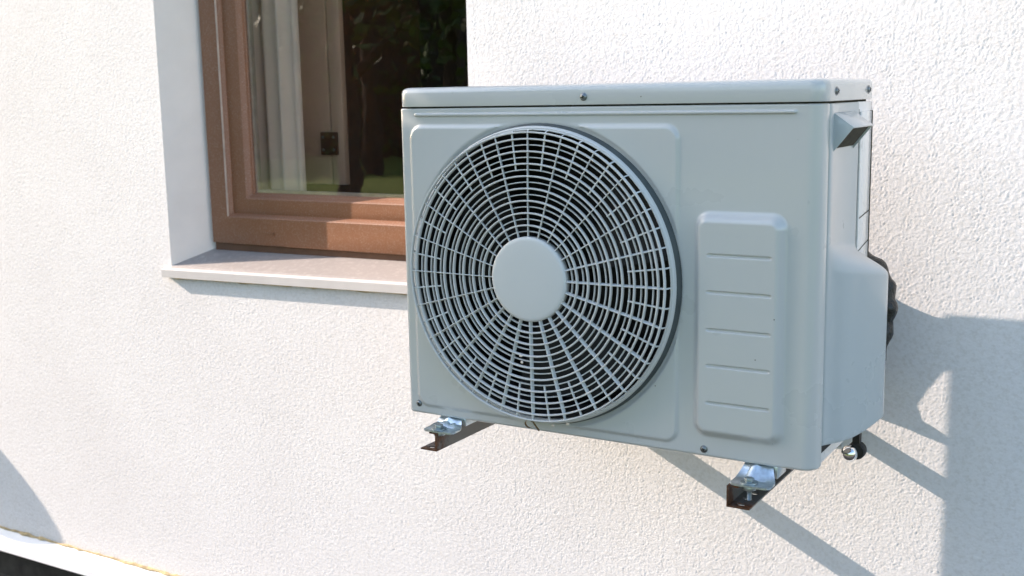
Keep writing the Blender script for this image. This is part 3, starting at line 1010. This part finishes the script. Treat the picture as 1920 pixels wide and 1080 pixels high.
# ================================================================== PIPE BUNDLE
def pipe():
    ctrl = [(.800, .325, .06), (.812, .335, .13), (.817, .345, .19), (.810, .355, .245), (.785, .365, .283), (.73, .385, .292), (.64, .41, .290), (.55, .44, .283), (.47, .470, .28), (.45, .495, .28)]
    pts = []
    c = [Vector(p) for p in ctrl]
    for i in range(len(c) - 1):
        p0, p1, p2, p3 = c[max(i - 1, 0)], c[i], c[i + 1], c[min(i + 2, len(c) - 1)]
        for t in np.linspace(0, 1, 8, endpoint=False):
            pts.append(.5 * ((2 * p1) + (p2 - p0) * t + (2 * p0 - 5 * p1 + 4 * p2 - p3) * t * t + (3 * p1 - p0 - 3 * p2 + p3) * t ** 3))
    pts.append(c[-1])
    n = len(pts)
    rad = [.008 + .016 * min(1, i / 20) + .0028 * math.sin(i * 1.1) + random.uniform(-.0007, .0007) for i in range(n)]
    mb = MB(); mb.tube(pts, rad, 24)
    o = mb.build('insulated_pipe', 'wrap', None, True, angle=60)
    hs = [(.58, .418, .300), (.552, .420, .28), (.534, .423, .25), (.528, .427, .20), (.530, .431, .155), (.546, .431, .12), (.565, .429, .098), (.590, .425, .094)]  # unseen hoses added behind the unit to shape the shadow on the wall
    h2 = [(.560, .433, .315), (.53, .436, .300), (.508, .437, .26), (.497, .437, .20), (.492, .439, .16), (.500, .440, .12), (.53, .438, .100), (.58, .430, .095)]
    MB().tube(h2, [.017, .017, .016, .0155, .015, .014, .012, .011], 12).build('drain_hose', 'wrap', o, True)
    MB().tube(hs, [.016, .016, .015, .014, .0135, .013, .012, .011], 12).build('drain_hose', 'wrap', o, True)
    return o
tag(pipe(), 'black wrapped refrigerant pipe bundle bulging out behind the air conditioner', 'pipe')

# ================================================================== SMALL DEBRIS
def curled_leaf():
    mb = MB(); g = []
    path = [(.3080, .0105), (.3035, .0155), (.2990, .0210), (.2950, .0257)]
    path += [(.2875 + .0082 * math.cos(a), .0210 + .0072 * math.sin(a)) for a in np.linspace(.7, 5.6, 10)]
    for i, (x, z) in enumerate(path):
        for j in range(3):
            g.append((x + .0008 * j, -.0265 - .0035 * j, z + .0007 * j))
    fs = [(i * 3 + j, i * 3 + j + 1, (i + 1) * 3 + j + 1, (i + 1) * 3 + j) for i in range(len(path) - 1) for j in range(2)]
    vs = g + [(p[0] + .0009, p[1], p[2] + .0009) for p in g]
    N = len(g)
    fs += [tuple(N + t for t in f[::-1]) for f in fs]
    mb.add(vs, fs)
    return mb.build('dry_leaf', 'leaf_dry', None, True)
tag(curled_leaf(), 'curled dry brown leaf caught at the bottom of the fan grille', 'leaf')

for px_, py_, pz_, sx, lb in ((.2830, -.0455, .1500, 1.3, 'tiny pale petal on the grille below the hub, upper of the two'), (.2850, -.0455, .1385, 1.0, 'tiny pale petal on the grille below the hub, lower of the two'),
                              (.3350, -.0250, .0235, 1.2, 'tiny pale petal on the grille bottom rim, next to the dry leaf'), (.3640, -.0240, .0300, 1.5, 'tiny pale petal on the grille bottom rim, farther right of the dry leaf')):
    mb = MB(); mb.sphere((0, 0, 0), .0028, 10, 6, (sx, .6, .9))
    o = mb.build('petal', 'petal', None, True)
    o.location = (px_, py_, pz_); o.rotation_euler = (0, random.uniform(-.6, .6), 0)
    tag(o, lb, 'petal', 'petals caught in the fan grille')

# ================================================================== GARDEN (seen in the window's reflection)
def tree(x, y, h, cr, label, seed):
    rnd = random.Random(seed)
    root = empty('tree', (x, y, GROUND))
    tag(root, label, 'tree', 'garden trees facing the window')
    mb = MB()
    pts = [(0, 0, -.05), (.05, .02, h * .25), (-.04, .05, h * .5), (.02, 0, h * .85)]
    mb.tube(pts, [h * .028, h * .021, h * .015, h * .004], 10)
    tips = []
    for k in range(9):
        z0 = h * (.28 + .05 * k); a = k * 2.4 + rnd.random(); l = cr * (1 - .06 * k)
        tip = (l * math.cos(a) * .8, l * math.sin(a) * .8, z0 + l * .45)
        mb.tube([(0, 0, z0), (tip[0] * .5, tip[1] * .5, z0 + l * .3), tip], [h * .009, h * .006, h * .002], 6)
        tips.append(tip)
    mb.build('trunk', 'bark', root, True)
    lv = MB()
    for k in range(3400):
        tp = rnd.choice(tips)
        c = Vector((tp[0] + rnd.gauss(0, cr * .26), tp[1] + rnd.gauss(0, cr * .26), tp[2] + rnd.gauss(0, h * .085)))
        s = rnd.uniform(.06, .12)
        u = Vector((rnd.gauss(0, 1), rnd.gauss(0, 1), rnd.gauss(0, 1))).normalized()
        w = u.cross(Vector((rnd.gauss(0, 1), rnd.gauss(0, 1), rnd.gauss(0, 1)))).normalized()
        lv.add([c - u * s, c + w * s * .5, c + u * s, c - w * s * .5], [(0, 1, 2, 3)])
    me = bpy.data.meshes.new('crown'); me.from_pydata(lv.v, [], lv.f)
    link('crown', me, 'leaf', root)
for i, (az, dist_, h, cr, lb) in enumerate(((44, 15, 6.5, 2.6, 'garden tree reflected at the left of the window glass'), (50.5, 11, 6.0, 2.4, 'nearest garden tree reflected in the middle of the window glass'),
                                           (57, 12.5, 7.0, 2.8, 'leafy garden tree reflected at the right edge of the window glass'), (52, 21, 8, 3.4, 'far garden tree filling the window reflection behind the nearest one'), (62, 17, 8, 3.2, 'garden tree reflected just beyond the right window edge'), (38, 20, 7.5, 3.0, 'far garden tree at the leftmost of the reflected row'))):
    a = math.radians(az)
    tree(-.6 - dist_ * math.cos(a), .6 - dist_ * math.sin(a), h, cr, lb, i)
def hedge():
    root = empty('hedge', (-18, -22, GROUND))
    tag(root, 'long dark clipped hedge closing the garden across from the window', 'hedge')
    rnd = random.Random(5); lv = MB(); mb = MB()
    n = 60
    loops = []
    d = Vector((.80, -.60, 0)); nrm = Vector((.60, .80, 0))
    for i in range(n + 1):
        c = d * ((i / n - .5) * 44)
        hh = 5.2 + rnd.uniform(-.2, .2)
        loops.append([c + nrm * .6, c + nrm * .65 + Vector((0, 0, hh * .6)), c + nrm * .4 + Vector((0, 0, hh)), c - nrm * .4 + Vector((0, 0, hh)), c - nrm * .6])
    mb.loft(loops)
    mb.build('hedge_core', 'bark', root)
    for k in range(16000):
        c = d * rnd.uniform(-22, 22) + nrm * rnd.uniform(.5, .85) + Vector((0, 0, rnd.uniform(.05, 5.4)))
        s = rnd.uniform(.07, .13)
        u = Vector((rnd.gauss(0, 1), rnd.gauss(0, 1), rnd.gauss(0, 1))).normalized()
        w = u.cross(Vector((rnd.gauss(0, 1), rnd.gauss(0, 1), rnd.gauss(0, 1)))).normalized()
        lv.add([c - u * s, c + w * s * .6, c + u * s, c - w * s * .6], [(0, 1, 2, 3)])
    me = bpy.data.meshes.new('foliage'); me.from_pydata(lv.v, [], lv.f)
    link('foliage', me, 'leaf', root)
hedge()

# added columnar tree, unseen on the left: it keeps the low sun off the unit's front, not off the wall
def added_cypress(x, y, h, r_):
    root = empty('cypress', (x, y, GROUND))
    tag(root, 'tall columnar cypress to the left of the window shading the unit front', 'tree')
    rnd = random.Random(3)
    mb = MB(); mb.tube([(0, 0, -.05), (0, 0, h * .5)], [.07, .04], 10); mb.build('trunk', 'bark', root, True)
    def rad(t):
        return r_ * min(1, (t * 9) ** .5) * max(.02, 1 - t ** 3.2)
    core = MB()
    core.loft([[(.84 * rad(t) * math.cos(a), .84 * rad(t) * math.sin(a), .12 + t * h) for a in np.linspace(0, 2 * math.pi, 24, endpoint=False)] for t in np.linspace(.005, .99, 26)])
    core.build('inner_crown', 'leaf', root)
    lv = MB()
    for k in range(7000):
        t = rnd.random() ** .9; a = rnd.uniform(0, 2 * math.pi); q = rad(t) * rnd.uniform(.80, 1.03)
        c = Vector((q * math.cos(a), q * math.sin(a), .12 + t * h)); s_ = rnd.uniform(.025, .05)
        u = Vector((rnd.gauss(0, .4) + .4 * math.cos(a), rnd.gauss(0, .4) + .4 * math.sin(a), 1)).normalized()
        w = u.cross(Vector((rnd.gauss(0, 1), rnd.gauss(0, 1), rnd.gauss(0, .3)))).normalized()
        lv.add([c - u * s_, c + w * s_ * .4, c + u * s_, c - w * s_ * .4], [(0, 1, 2, 3)])
    me = bpy.data.meshes.new('crown'); me.from_pydata(lv.v, [], lv.f)
    link('crown', me, 'leaf', root)
added_cypress(-3.4, -1.11, 4.9, .52)

# added globe beside the wall, out of view: its shadow falls on the lower left of the wall
gl = empty('globe_lamp', (-3.77, .24, GROUND))
tag(gl, 'white globe lamp on a short post throwing a rounded shadow on the lower wall', 'lamp')
mb = MB(); mb.sphere((0, 0, .16 - GROUND), .20, 40, 24); mb.build('globe', 'lamp_glass', gl, True)
mb = MB(); mb.tube([(0, 0, -.02), (0, 0, .5), (0, 0, .97)], [.035, .025, .025], 14); mb.tube([(0, 0, .93), (0, 0, .99)], [.06, .075], 18); mb.build('post', 'lamp_post', gl, True)
